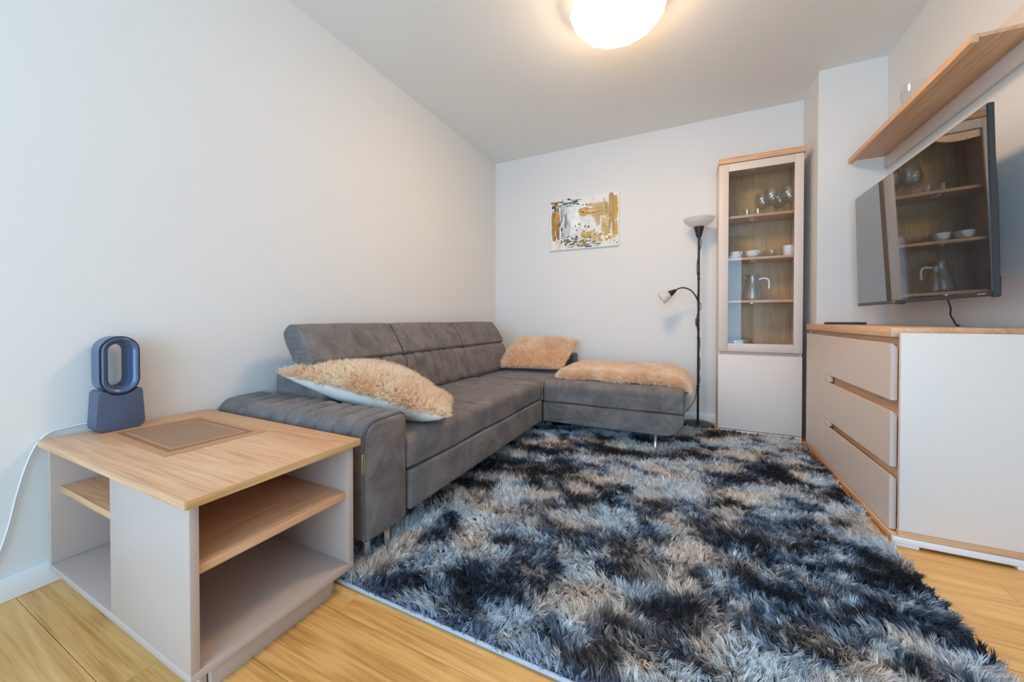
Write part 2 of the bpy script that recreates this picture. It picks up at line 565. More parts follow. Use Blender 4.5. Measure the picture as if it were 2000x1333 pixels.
# ------------------------------------------------------------------ shag rug
RX0, RX1, RY0, RY1 = -1.17, 0.662, 0.825, 3.135
rug = thing('shag_rug', ((RX0+RX1)/2, (RY0+RY1)/2, 0), 'large mottled blue, grey and beige shag rug lying in front of the sofa', 'rug')
box('rug_backing', RX0, RX1, RY0, RY1, 0.0005, 0.009, M_rugback, rug, bevel=0.003)
bm = bmesh.new()
bm_tube(bm, [(RX0+0.01, RY0-0.002, 0.006), (RX1-0.01, RY0-0.002, 0.006)], 0.0055, 8)
bm_tube(bm, [(RX0-0.002, RY0+0.01, 0.006), (RX0-0.002, RY1-0.01, 0.006)], 0.0055, 8)
bm_tube(bm, [(RX1+0.002, RY0+0.01, 0.006), (RX1+0.002, RY1-0.01, 0.006)], 0.0055, 8)
h = from_bm('rug_hem', bm, M_hem, rug, angle=50)
h['label'] = 'pale blue-grey stitched hem'

f1, f2, f3, f4, f5 = [make_noise(s) for s in (3, 8, 21, 34, 55)]
SP = 0.0108
gx = np.arange(RX0+0.004, RX1-0.002, SP); gy = np.arange(RY0+0.003, RY1-0.002, SP)
GX, GY = np.meshgrid(gx, gy)
TX = (GX + rng.uniform(-.5,.5,GX.shape)*SP).ravel(); TY = (GY + rng.uniform(-.5,.5,GY.shape)*SP).ravel()
keep = ~((TX < -0.9) & (TY > 2.75)) & ~((TX > -0.8) & (TX < -0.15) & (TY > 2.85))
TX, TY = TX[keep], TY[keep]
S = 9
nT = len(TX)
tx = np.repeat(TX, S); ty = np.repeat(TY, S)
n = len(tx)
rx = tx + rng.normal(0, 0.0030, n); ry = ty + rng.normal(0, 0.0030, n)
ang = (fbm(f1, TX*4.2+5, TY*4.2+3, 3)*2-1)*math.pi*3.0 + 4.6
ang = np.repeat(ang + rng.normal(0, 0.85, nT), S) + rng.normal(0, 0.16, n)
lean = np.repeat(np.clip(rng.normal(0.74, 0.24, nT), 0.1, 1.12), S) + rng.normal(0, 0.10, n)
edge = np.minimum(np.minimum(tx-RX0, RX1-tx), np.minimum(ty-RY0, RY1-ty))
near = np.clip((ty-RY0)/0.022, 0, 1)
Ln = np.repeat(rng.uniform(0.030, 0.043, nT), S)*rng.uniform(0.8, 1.05, n)*(0.32+0.68*near)
d = np.stack([np.cos(ang)*np.sin(lean), np.sin(ang)*np.sin(lean), np.cos(lean)], 1)
up = np.array([0,0,1.0])
root = np.stack([rx, ry, np.full(n, 0.008)], 1)
mid = root + unit(d*0.65 + up*0.5)*(Ln*0.5)[:,None]
tipd = unit(d + np.stack([np.zeros(n), np.zeros(n), np.full(n,-0.22)],1))
tip = mid + tipd*(Ln*0.55)[:,None]
tip[:,2] = np.maximum(tip[:,2], 0.004)
sd = unit(np.cross(d, unit(rng.normal(0,1,(n,3)))))
# pattern woven into the rug: dark navy / brown fields among pale blue-grey and beige
wx = TX*7.0 + 1.1*fbm(f2, TX*4, TY*4, 2); wy = TY*9.0 + 1.1*fbm(f3, TX*4+7, TY*4, 2)
p = fbm(f4, wx+1.7, wy+4.2, 4, 0.62)
p = (p-0.5)*3.3 + 0.74
warm = (fbm(f5, TX*6.5+2, TY*8.5+9, 3)-0.5)*3.6 + 0.42
pt = np.clip(np.repeat(p + rng.normal(0, 0.13, nT), S) + rng.normal(0, 0.09, n), 0, 1)
wt = np.clip(np.repeat(warm, S) + rng.normal(0, 0.16, n), 0, 1)
lin = lambda *c: np.array(srgb(*c)[:3])
stops = np.array([0.0, 0.30, 0.55, 0.80, 1.0])
cool = np.stack([lin(22,29,42), lin(52,68,92), lin(122,142,166), lin(196,210,222), lin(226,234,240)])
brwn = np.stack([lin(38,33,36), lin(80,70,66), lin(140,128,122), lin(216,202,190), lin(238,226,214)])
cc = np.stack([np.interp(pt, stops, cool[:,k]) for k in range(3)],1)
cb = np.stack([np.interp(pt, stops, brwn[:,k]) for k in range(3)],1)
col = cc*(1-wt)[:,None] + cb*wt[:,None]
col *= (rng.uniform(0.62, 1.30, n)*np.repeat(rng.uniform(0.80, 1.18, nT), S))[:,None]
hemc = lin(124,146,176)
fe = np.clip(1-(ty-RY0)/0.035, 0, 1)[:,None]*0.75
col = col*(1-fe)+hemc*fe
wd = rng.uniform(0.0022, 0.0038, n)
pile = strand_mesh('rug_pile', root, mid, tip, sd, wd, col, M_pile, rug)
pile['kind'] = 'stuff'

# ------------------------------------------------------------------ side table
tb = thing('side_table', (-1.39, 0.62, 0), 'low square-edged side table with oak top and open cashmere shelves beside the sofa arm', 'table')
box('table_top', -1.842, -0.945, 0.393, 0.846, 0.450, 0.470, M_oak_x, tb, bevel=0.001)
box('edge_band', -0.9449, -0.9438, 0.394, 0.845, 0.4508, 0.4692, M_oak_edge, tb, bevel=0)
box('edge_band', -1.841, -0.946, 0.3918, 0.3929, 0.4508, 0.4692, M_oak_x, tb, bevel=0)
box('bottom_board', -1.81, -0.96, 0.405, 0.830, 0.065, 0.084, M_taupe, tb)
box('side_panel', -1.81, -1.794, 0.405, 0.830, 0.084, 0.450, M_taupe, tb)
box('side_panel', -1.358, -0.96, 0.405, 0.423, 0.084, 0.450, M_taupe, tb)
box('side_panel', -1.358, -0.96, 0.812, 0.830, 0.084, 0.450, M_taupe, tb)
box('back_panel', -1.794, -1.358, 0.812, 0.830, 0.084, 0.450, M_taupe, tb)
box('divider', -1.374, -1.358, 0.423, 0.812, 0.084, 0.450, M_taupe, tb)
box('shelf', -1.358, -0.972, 0.423, 0.812, 0.287, 0.308, M_oak_y, tb)
box('shelf', -1.794, -1.374, 0.425, 0.812, 0.303, 0.323, M_oak_x, tb)
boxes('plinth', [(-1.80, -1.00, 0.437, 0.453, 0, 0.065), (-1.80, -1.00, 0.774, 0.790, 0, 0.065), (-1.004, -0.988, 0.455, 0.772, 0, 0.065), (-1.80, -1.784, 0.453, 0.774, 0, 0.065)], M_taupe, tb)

# placemat
pm = thing('placemat', (-1.53, 0.635, 0.470), 'brown rectangular placemat with framed border lying on the side table', 'placemat')
def quad_slab(name, c, z0, z1, mat, parent):
    bm = bmesh.new()
    lo = [bm.verts.new((x,y,z0)) for x,y in c]; hi = [bm.verts.new((x,y,z1)) for x,y in c]
    bm.faces.new(lo[::-1]); bm.faces.new(hi)
    for i in range(4): bm.faces.new((lo[i],lo[(i+1)%4],hi[(i+1)%4],hi[i]))
    return from_bm(name, bm, mat, parent)
def ring_slab(name, co, ci, z0, z1, mat, parent):
    bm = bmesh.new()
    O0=[bm.verts.new((*p,z0)) for p in co]; O1=[bm.verts.new((*p,z1)) for p in co]
    I0=[bm.verts.new((*p,z0)) for p in ci]; I1=[bm.verts.new((*p,z1)) for p in ci]
    for i in range(4):
        j=(i+1)%4
        bm.faces.new((O0[i],O0[j],O1[j],O1[i])); bm.faces.new((I0[j],I0[i],I1[i],I1[j]))
        bm.faces.new((O1[i],O1[j],I1[j],I1[i])); bm.faces.new((O0[j],O0[i],I0[i],I0[j]))
    return from_bm(name, bm, mat, parent)
def rect(i): return [(-1.752+i,0.508+i*0.62),(-1.302-i,0.496+i*0.62),(-1.292-i,0.762-i*0.62),(-1.722+i,0.768-i*0.62)]
quad_slab('mat_base', rect(0), 0.4703, 0.4715, M_mat_tan, pm)
ring_slab('mat_border', rect(0.034), rect(0.056), 0.4715, 0.4719, M_mat_brown, pm)
ring_slab('mat_line', rect(0.056), rect(0.066), 0.4715, 0.47185, M_mat_tan, pm)
quad_slab('mat_center', rect(0.066), 0.4715, 0.4719, M_mat_grey, pm)

# bladeless fan
fan = thing('desk_fan', (-1.80, 0.557, 0.470), 'slate-blue bladeless desk fan with oval ring standing on the side table', 'fan')
FX0, FX1 = -1.836, -1.760
def xprism(name, poly, x0, x1, mat, parent, bev=0.004):
    bm = bmesh.new()
    A=[bm.verts.new((x0,a,b)) for a,b in poly]; B=[bm.verts.new((x1,a,b)) for a,b in poly]
    fa=bm.faces.new(A); fb=bm.faces.new(B[::-1])
    k=len(poly)
    for i in range(k): bm.faces.new((A[i],B[i],B[(i+1)%k],A[(i+1)%k]))
    if bev: bmesh.ops.bevel(bm, geom=list(fa.edges)+list(fb.edges), offset=bev, segments=3, profile=0.5, affect='EDGES')
    return from_bm(name, bm, mat, parent, angle=35)
FY = 0.557
arc = [(FY+0.056*math.cos(t), 0.645+0.056*math.sin(t)) for t in np.linspace(math.radians(-38), math.radians(-142), 12)]
bpoly = [(FY-0.062,0.472),(FY+0.062,0.472),(FY+0.0545,0.607)] + arc + [(FY-0.0545,0.607)]
body = rounded(bpoly, [0.018,0.018,0.012]+[0]*len(arc)+[0.012], 6)
xprism('fan_base', body, FX0, FX1, M_fanbody, fan)
def stadium(hw, z0, z1, n=18):
    out=[]
    for k in range(n+1):
        t=math.pi*k/n; out.append((FY+hw*math.cos(t), z1-hw+hw*math.sin(t)))
    for k in range(n+1):
        t=math.pi+math.pi*k/n; out.append((FY+hw*math.cos(t), z0+hw+hw*math.sin(t)))
    return out
RZ0, RZ1 = 0.592, 0.792
so = [(0.0495,0.0),(0.0505,0.0)]
def ring_loft(name, secs, mat, parent):
    """secs: list of (x, inset) closed cross-section swept round the stadium"""
    bm = bmesh.new()
    rings=[]
    for x, ins in secs:
        rings.append([bm.verts.new((x,a,b)) for a,b in stadium(0.051-ins, RZ0+ins, RZ1-ins)])
    k=len(rings[0]); m_=len(rings)
    for i in range(m_):
        A=rings[i]; B=rings[(i+1)%m_]
        for j in range(k): bm.faces.new((A[j],A[(j+1)%k],B[(j+1)%k],B[j]))
    return from_bm(name, bm, mat, parent, angle=45)
ring_loft('fan_shell', [(FX0+0.006,0.0),(FX1-0.008,0.0),(FX1-0.008,0.004),(FX1-0.02,0.020),(FX0+0.002,0.027),(FX0,0.012)], M_fanring, fan)
ring_loft('ring_gap', [(FX1-0.008,0.0015),(FX1-0.004,0.0015),(FX1-0.004,0.0045),(FX1-0.008,0.0045)], M_fandark, fan)
ring_loft('front_ring', [(FX1-0.008,0.0045),(FX1-0.001,0.0045),(FX1+0.001,0.008),(FX1-0.001,0.014),(FX1-0.008,0.020),(FX1-0.024,0.0265),(FX1-0.03,0.024),(FX1-0.018,0.016)], M_fanring, fan)
lathe('power_button', [(0.0065,0),(0.0065,0.0015),(0.0055,0.002),(0.005,0.0012),(0.0,0.0012)], (FX1, FY-0.001, 0.575), M_fanring, fan, 20, (1,0,0))
tube('power_cord', [(-1.834,0.515,0.492),(-1.846,0.495,0.497),(-1.852,0.45,0.492),(-1.8515,0.415,0.484),(-1.851,0.392,0.456),(-1.851,0.372,0.40),(-1.852,0.352,0.31),(-1.852,0.336,0.22),(-1.852,0.318,0.15),(-1.850,0.295,0.10),(-1.840,0.26,0.085),(-1.838,0.16,0.078)], 0.0028, M_cord, fan, 8, 6)

# ------------------------------------------------------------------ corner sofa
sofa = thing('corner_sofa', (-1.2, 2.1, 0), 'grey velvet L-shaped corner sofa with adjustable headrests along the left wall', 'sofa')
SX0 = -1.838
# armrest: ribbed padded top, plain front
AY0, AY1, AX1 = 0.888, 1.086, -0.982
prof = resample(rounded([(AY0,0.100),(AY0,0.497),(AY1,0.502),(AY1,0.100)], [0.012,0.055,0.03,0.012], 8), 0.02)
seams = [-1.755+0.0885*k for k in range(9)]
def arm_off(s, p, i):
    if p[1] < 0.24 and p[0] < 0.95: k = max(0, (p[1]-0.12)/0.12)
    elif p[1] < 0.40 and p[0] > 1.0: return 0
    else: k = 1
    dmin = min(abs(s-q) for q in seams)
    v = 0.0065*(1-math.exp(-(dmin/0.020)**2)) - 0.0085*math.exp(-(dmin/0.0042)**2)
    return v*k
st = stations(SX0, AX1, 0.0042)
loft('armrest', 'x', st, prof, M_velvet, sofa, arm_off, endround=0.0)
# front cap of the arm with piping
fp = rounded([(AY0+0.004,0.102),(AY0+0.004,0.495),(AY1-0.002,0.500),(AY1-0.002,0.102)], [0.012,0.052,0.028,0.012], 8)
loft('arm_front', 'x', [AX1, AX1+0.006, AX1+0.012, AX1+0.014], fp, M_velvet, sofa, lambda s,p,i: -0.012*((s-AX1)/0.014)**3)
pp = rounded([(AY0,0.101),(AY0,0.499),(AY1+0.001,0.504),(AY1+0.001,0.101)], [0.012,0.055,0.03,0.012], 8)
tube('piping', [(AX1+0.002,a,b) for a,b in pp], 0.0028, M_velvet, sofa, 8, 0, True)
# tag on the arm
tg = box('brand_tag', AX1+0.0005, AX1+0.0035, AY0-0.006, AY0+0.009, 0.335, 0.400, M_gold, sofa, bevel=0.001)
tg['label'] = 'small gold woven tag with dark vertical lettering'
bm = bmesh.new()
zz = 0.394
for k in range(6):
    hgt = 0.0075 if k else 0.012
    X = AX1+0.0036; a, b = AY0-0.0045, AY0+0.002
    if k == 0:      # small triangular emblem
        bm_box(bm, X, X+0.0004, a, b, zz-0.012, zz-0.009, 0)
        v=[bm.verts.new(q) for q in ((X+0.0004,a,zz-0.007),(X+0.0004,b,zz-0.007),(X+0.0004,(a+b)/2,zz))]
        bm.faces.new(v)
    else:
        bm_box(bm, X, X+0.0004, a, b, zz-0.0016, zz, 0)
        bm_box(bm, X, X+0.0004, a, a+0.0016, zz-0.006, zz, 0)
        if k % 2: bm_box(bm, X, X+0.0004, a, b, zz-0.006, zz-0.0044, 0)
        else: bm_box(bm, X, X+0.0004, b-0.0016, b, zz-0.006, zz, 0)
    zz -= hgt+0.002
from_bm('tag_lettering', bm, M_ink, tg)
for (lx, ly) in ((-1.014,0.931),(-1.004,1.012),(-1.76,0.94),(-1.76,1.03)):
    box('leg', lx-0.006, lx+0.006, ly-0.013, ly+0.013, 0.010, 0.104, M_chrome, sofa)
# base box and drawer front
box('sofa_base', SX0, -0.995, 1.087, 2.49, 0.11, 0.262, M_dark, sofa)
dp = resample(rounded([(-1.0,0.120),(-0.958,0.120),(-0.958,0.270),(-1.0,0.270)], [0.004,0.012,0.010,0.004], 4), 0.03)
loft('drawer_front', 'y', stations(1.094, 2.472, 0.06, 0.010, 4), dp, M_velvet, sofa, None, 0.010)
# seat cushions
def cushion_y(name, y0, y1, x0, x1, z0, z1, rf, crown=0.012, er=0.02, parent=sofa, wr=0.0, seed=0):
    pr_ = resample(rounded([(x0,z0),(x1,z0),(x1,z1),(x0,z1)], [0.006,0.012,rf,0.01], 8), 0.025)
    ph = seed*1.7
    def off(s, p, i):
        u = (s-y0)/(y1-y0); v = (p[0]-x0)/(x1-x0)
        o = 0
        if p[1] > (z0+z1)/2:
            o = crown*(max(0, 4*u*(1-u))**0.6)*(0.35+0.65*max(0, 4*v*(1-v))**0.5)
            o += wr*math.sin(17*s+6*p[0]+ph)*math.sin(23*p[0]-5*s+ph)
        else:
            o = 0.003*math.sin(9*s+ph)
        return o
    return loft(name, 'y', stations(y0, y1, 0.025, er, 5), pr_, M_velvet, parent, off, er)
cushion_y('seat_cushion', 1.090, 1.672, -1.62, -0.966, 0.277, 0.402, 0.035, 0.014, 0.006, sofa, 0.0022, 1)
cushion_y('seat_cushion', 1.674, 2.470, -1.62, -0.966, 0.277, 0.402, 0.035, 0.016, 0.020, sofa, 0.0025, 2)
# corner and chaise cushions (profile in y,z swept along x)
CY0, CY1 = 2.482, 3.425
cpf = resample(rounded([(CY0,0.262),(CY0,0.408),(CY1,0.408),(CY1,0.262)], [0.010,0.045,0.02,0.005], 8), 0.03)
def ch_off(a, b, crown):
    def off(s, p, i):
        u = (s-a)/(b-a); v = (p[0]-CY0)/(CY1-CY0)
        if p[1] > 0.36: return crown*(max(0,4*u*(1-u))**0.5)*(0.3+0.7*max(0,4*v*(1-v))**0.5) + 0.0015*math.sin(13*s+9*p[0])
        return 0.002*math.sin(11*s)
    return off
loft('corner_cushion', 'x', stations(SX0, -0.958, 0.03, 0.012, 4), [(a, b-0.006 if b > .3 else b) for a,b in cpf], M_velvet, sofa, ch_off(SX0,-0.958,0.006), 0.012)
loft('chaise_cushion', 'x', stations(-0.954, -0.036, 0.03, 0.016, 5), cpf, M_velvet, sofa, ch_off(-0.954,-0.036,0.010), 0.016)
# chaise base with its rounded lower corner
cb_ = resample(rounded([(-0.958,0.118),(-0.040,0.118),(-0.036,0.258),(-0.958,0.258)], [0.004,0.115,0.012,0.004], 12, 0.85), 0.04)
loft('chaise_base', 'y', stations(CY0+0.006, CY1, 0.08, 0.008, 4), cb_, M_velvet, sofa, None, 0.008)
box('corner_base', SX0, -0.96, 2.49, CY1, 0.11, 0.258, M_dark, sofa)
for (lx, ly) in ((-0.205,2.53),(-0.205,3.33),(-1.70,3.33)):
    lathe('leg', [(0.013,0.012),(0.015,0.016),(0.0115,0.022),(0.0115,0.116),(0.0,0.118)], (lx,ly,0), M_chrome, sofa, 20)
# low ledge behind the corner
lp = resample(rounded([(3.285,0.40),(3.425,0.40),(3.425,0.535),(3.275,0.530)], [0.005,0.005,0.02,0.02], 5), 0.03)
loft('back_ledge', 'x', stations(SX0, -0.962, 0.05, 0.02, 4), lp, M_velvet, sofa, None, 0.02)
# backrest
fpz = resample(rounded([(-1.832,0.11),(-1.60,0.11),(-1.62,0.60),(-1.815,0.612)], [0.005,0.005,0.02,0.022], 5), 0.04)
loft('backrest_frame', 'y', stations(1.112, 3.0, 0.08, 0.018, 4), fpz, M_velvet, sofa, None, 0.018)
bp_ = resample(rounded([(-1.66,0.395),(-1.500,0.395),(-1.475,0.44),(-1.525,0.632),(-1.66,0.640)], [0.005,0.02,0.03,0.035,0.02], 7), 0.02)
def back_off(y0, y1, ss, seed):
    def off(s, p, i):
        if p[0] < -1.60: return 0
        u = (s-y0)/(y1-y0)
        v = 0.010*max(0,4*u*(1-u))**0.4
        v += 0.0022*math.sin(31*s+seed)*math.sin(40*p[1]+seed)
        if ss:
            dmin = min(abs(s+0.10*(p[1]-0.5)-q) for q in ss)
            v += 0.005*(1-math.exp(-(dmin/0.020)**2)) - 0.009*math.exp(-(dmin/0.0045)**2)
        return v
    return off
ys = [1.115, 1.700, 2.330, 2.985]
for k in range(3):
    a, b = ys[k]+0.003, ys[k+1]-0.003
    ss = [a+0.085+0.0815*i for i in range(6)] if k < 2 else None
    loft('back_cushion', 'y', stations(a, b, 0.0065 if ss else 0.03, 0.016, 5), bp_, M_velvet, sofa, back_off(a, b, ss, k*2.0), 0.016)
hp = [(-1.742,0.790),(-1.700,0.822),(-1.640,0.824),(-1.575,0.742),(-1.528,0.660),(-1.545,0.640),(-1.605,0.634),(-1.662,0.650),(-1.722,0.735)]
hp = resample(rounded(hp, [0.03,0.02,0.02,0.15,0.012,0.015,0.02,0.03,0.1], 5), 0.02)
ysh = [1.096, 1.690, 2.325, 2.985]
for k in range(3):
    a, b = ysh[k]+0.003, ysh[k+1]-0.003
    def hoff(s, p, i, a=a, b=b, k=k):
        u = (s-a)/(b-a)
        return 0.006*max(0,4*u*(1-u))**0.4 + 0.0012*math.sin(26*s+k)*math.sin(30*p[1])
    h_ = loft('headrest', 'y', stations(a, b, 0.03, 0.014, 5), hp, M_velvet, sofa, hoff, 0.014)
    tube('seam_piping', [(x, a+0.010, z) for x, z in hp], 0.0022, M_velvet, h_, 6, 0, True)
    # gathered creases in the end panel
    if k == 0:
        bm = bmesh.new()
        for q in range(6):
            zq = 0.665+0.024*q; t = (zq-0.64)/0.18
            xa = -1.655-0.078*t; xb = -1.545-0.085*t
            bm_tube(bm, smooth_path([(xa, a+0.001, zq), ((xa+xb)/2, a-0.0015, zq+0.006), (xb, a+0.001, zq-0.002)], 4), [0.002]*4+[0.0035]*1+[0.002]*4, 6)
        from_bm('gathered_crease', bm, M_velvet, h_, angle=60)

# ------------------------------------------------------------------ fur pillows and blanket
def lerp(a, b, t): return a*(1-t)+b*t
def pillow_surface(c, top, bot, pinch=0.35, droop=0.0):
    A, B, C_, D = [np.array(q, float) for q in c]     # A-B near edge, D-C far edge
    nrm = unit(np.cross(B-A, D-A)[None])[0]
    if nrm[2] < 0: nrm = -nrm
    def f(u, v, side):
        u = np.asarray(u, float); v = np.asarray(v, float)
        # edges bow inwards between the corners
        uu = u + pinch*0.10*(0.5-u)*4*v*(1-v); vv = v + pinch*0.10*(0.5-v)*4*u*(1-u)
        uu = uu[...,None]; vv = vv[...,None]
        P = (A*(1-uu)+B*uu)*(1-vv) + (D*(1-uu)+C_*uu)*vv
        h = (np.clip(4*u*(1-u),0,1)*np.clip(4*v*(1-v),0,1))**0.42
        P = P + nrm*((top if side > 0 else -bot)*h)[...,None]
        # the free end sinks where the pillow hangs over the arm
        sink = droop*np.clip((u-0.45)/0.4,0,1)**1.5*np.clip((1-u)/0.15,0,1)*np.clip(4*v*(1-v),0,1)**0.3
        P[...,2] -= sink*(1.0 if side > 0 else 0.15)
        return P
    return f, nrm
def pillow_mesh(name, f, n, mats, parent, lump=0.0):
    bm = bmesh.new()
    us = (1-np.cos(np.linspace(0, math.pi, n+1)))/2
    U, V = np.meshgrid(us, us, indexing='ij')
    Pt, Pb = f(U, V, 1), f(U, V, -1)
    if lump:
        w = (np.clip(4*U*(1-U),0,1)*np.clip(4*V*(1-V),0,1))
        Pb[...,2] += lump*w*np.sin(U*14+V*3)*np.sin(V*11)
    top = [[bm.verts.new(Pt[i,j]) for j in range(n+1)] for i in range(n+1)]
    bot = [[top[i][j] if i in (0,n) or j in (0,n) else bm.verts.new(Pb[i,j]) for j in range(n+1)] for i in range(n+1)]
    for i in range(n):
        for j in range(n):
            bm.faces.new((top[i][j],top[i+1][j],top[i+1][j+1],top[i][j+1])).material_index = 0
            q = (bot[i][j],bot[i][j+1],bot[i+1][j+1],bot[i+1][j])
            if len(set(q)) > 2:
                fc = bm.faces.get(q) or bm.faces.new(q); fc.material_index = 1
    me = bpy.data.meshes.new(name); bm.normal_update(); bm.to_mesh(me); bm.free()
    for mm in mats: me.materials.append(mm)
    for p_ in me.polygons: p_.use_smooth = True
    o = bpy.data.objects.new(name, me); COL.objects.link(o)
    return adopt(o, parent)
def fur_colors(n, pos, seed):
    g = make_noise(seed)
    t = np.clip(fbm(g, pos[:,0]*14+20, pos[:,1]*14+20, 3)*1.6-0.3 + rng.normal(0,0.22,n), 0, 1)[:,None]
    return lin(246,218,184)*(1-t) + lin(255,248,232)*t
def fur(name, P, Nn, L0, flow, parent, seed, wid=0.0022, clump=6):
    n0 = len(P)
    tuft = unit(Nn*0.9 + flow + rng.normal(0,0.42,(n0,3)))
    P = np.repeat(P, clump, 0); Nn = np.repeat(Nn, clump, 0); tuft = np.repeat(tuft, clump, 0)
    n = len(P)
    P = P + rng.normal(0,0.0028,(n,3))
    dd = unit(tuft + rng.normal(0,0.17,(n,3)))
    Lh = L0*rng.uniform(0.7,1.1,n)
    mid_ = P + unit(dd+Nn*0.5)*(Lh*0.5)[:,None]
    tip_ = mid_ + unit(dd+np.array([0,0,-0.15]))*(Lh*0.5)[:,None]
    side_ = unit(np.cross(dd, unit(rng.normal(0,1,(n,3)))))
    o = strand_mesh(name, P, mid_, tip_, side_, np.full(n, wid), fur_colors(n, P, seed)*rng.uniform(0.85,1.12,n)[:,None], M_fur, parent)
    o['kind'] = 'stuff'
    return o
def fur_on_pillow(name, f, n, L0, flow, parent, seed, edge_bias=True):
    u = rng.random(n); v = rng.random(n)
    k = int(n*0.14)
    s_ = rng.integers(0,4,k); e = rng.random(k)*0.015
    u[:k] = np.where(s_==0, e, np.where(s_==1, 1-e, u[:k])); v[:k] = np.where(s_==2, e, np.where(s_==3, 1-e, v[:k]))
    eps = 1e-3
    P = f(u, v, 1)
    u1 = np.clip(u+eps,0,1); u0 = np.clip(u-eps,0,1); v1 = np.clip(v+eps,0,1); v0 = np.clip(v-eps,0,1)
    N_ = unit(np.cross(f(u1,v,1)-f(u0,v,1), f(u,v1,1)-f(u,v0,1)))
    N_ = np.where((N_[:,2:3] < -0.2), -N_, N_)
    return fur(name, P, N_, L0, np.array(flow), parent, seed)

P1c = [(-1.655,1.035,0.606),(-0.885,1.215,0.458),(-1.04,1.44,0.462),(-1.52,1.50,0.580)]
p1 = thing('fur_pillow', (-1.25,1.35,0.42), 'beige shaggy fur pillow with cream underside flopped over the near sofa arm', 'pillow')
f_, _ = pillow_surface(P1c, 0.078, 0.105, 0.35, 0.030)
pillow_mesh('pillow_body', f_, 26, [M_furbase, M_linen], p1, 0.008)
fur_on_pillow('fur_pile', f_, 7500, 0.036, (0.25,-0.35,-0.15), p1, 91)

P2c = [(-1.515,2.80,0.438),(-0.945,2.885,0.442),(-0.935,3.30,0.640),(-1.50,3.26,0.660)]
p2 = thing('fur_pillow', (-1.23,3.0,0.42), 'beige fur pillow leaning on the back wall in the sofa corner', 'pillow')
f_, _ = pillow_surface(P2c, 0.080, 0.045)
pillow_mesh('pillow_body', f_, 22, [M_furbase, M_linen], p2)
fur_on_pillow('fur_pile', f_, 5200, 0.026, (0.0,-0.25,-0.25), p2, 92)

bl = thing('fur_blanket', (-0.44,2.87,0.42), 'folded beige fur throw lying flat on the chaise seat', 'blanket')
bx0, bx1, by0, by1 = -0.885, -0.012, 2.590, 3.19
def blank_top(x, y):
    e = np.minimum(np.minimum(x-bx0, bx1-x), np.minimum(y-by0, by1-y))
    hgt = 0.418 + 0.062*np.clip(e/0.05,0,1)**0.45 + 0.006*np.sin(x*19+1)*np.sin(y*15)
    hgt = hgt - 0.11*np.clip((x+0.17)/0.16,0,1)**2 *0.45
    return hgt
bm = bmesh.new()
nx, ny = 36, 24
xs = bx0+(bx1-bx0)*(1-np.cos(np.linspace(0,math.pi,nx+1)))/2; yss = by0+(by1-by0)*(1-np.cos(np.linspace(0,math.pi,ny+1)))/2
tv = [[bm.verts.new((a,b,float(blank_top(np.array(a),np.array(b))))) for b in yss] for a in xs]
bv = [[tv[i][j] if i in (0,nx) or j in (0,ny) else bm.verts.new((xs[i],yss[j],0.4195)) for j in range(ny+1)] for i in range(nx+1)]
for i in range(nx):
    for j in range(ny):
        bm.faces.new((tv[i][j],tv[i+1][j],tv[i+1][j+1],tv[i][j+1]))
        q = (bv[i][j],bv[i][j+1],bv[i+1][j+1],bv[i+1][j])
        if not bm.faces.get(q): bm.faces.new(q)
from_bm('blanket_body', bm, M_furbase, bl, smooth=True)
nb = 9000
bxr = rng.uniform(bx0, bx1, nb); byr = rng.uniform(by0, by1, nb)
kk = 2600
byr[:kk] = by0 + rng.random(kk)**2*0.05
bxr[kk:kk+700] = bx1 - rng.random(700)**2*0.04; bxr[kk+700:kk+1300] = bx0 + rng.random(600)**2*0.04
e_ = 2e-3
Pz = blank_top(bxr, byr)
dzx = (blank_top(np.minimum(bxr+e_,bx1),byr)-blank_top(np.maximum(bxr-e_,bx0),byr))/(2*e_); dzy = (blank_top(bxr,np.minimum(byr+e_,by1))-blank_top(bxr,np.maximum(byr-e_,by0)))/(2*e_)
Nb = unit(np.stack([-dzx,-dzy,np.ones(nb)],1))
fur('fur_pile', np.stack([bxr,byr,Pz],1), Nb, 0.026, np.array([0.05,-0.2,-0.1]), bl, 93)

# ------------------------------------------------------------------ floor lamp
LX, LY = 0.050, 3.275
lamp = thing('floor_lamp', (LX,LY,0), 'black floor lamp with white bowl shade and bent reading arm by the cabinet', 'lamp')
lathe('base', [(0.112,0.0),(0.117,0.006),(0.117,0.016),(0.108,0.026),(0.02,0.032),(0.012,0.04)], (LX,LY,0), M_black, lamp, 40)
lathe('pole', [(0.0085,0.032),(0.0085,0.30),(0.0105,0.302),(0.0105,0.318),(0.0085,0.320),(0.0085,0.76),(0.0105,0.762),(0.0105,0.778),(0.0085,0.780),(0.0085,1.20),(0.0105,1.202),(0.0105,1.218),(0.0085,1.22),(0.0085,1.50)], (LX,LY,0), M_black, lamp, 16)
lathe('socket', [(0.016,1.495),(0.018,1.50),(0.038,1.578),(0.036,1.580)], (LX,LY,0), M_black, lamp, 28)
lathe('lamp_shade', [(0.020,1.574),(0.040,1.578),(0.072,1.592),(0.098,1.614),(0.113,1.642),(0.1105,1.643),(0.096,1.617),(0.070,1.596),(0.038,1.583),(0.0,1.582)], (LX,LY,0), M_opal, lamp, 40, cap=False)
arm = tube('reading_arm', [(LX-0.004,LY-0.012,0.955),(LX-0.006,LY-0.012,0.995),(LX-0.028,LY-0.014,1.045),(LX-0.062,LY-0.02,1.084),(LX-0.11,LY-0.026,1.101),(LX-0.145,LY-0.03,1.094),(LX-0.168,LY-0.033,1.080)], 0.0055, M_black, lamp, 10, 6)
dv = Vector((-0.060,-0.012,-0.040)).normalized()
c0 = Vector((LX-0.163,LY-0.033,1.083))
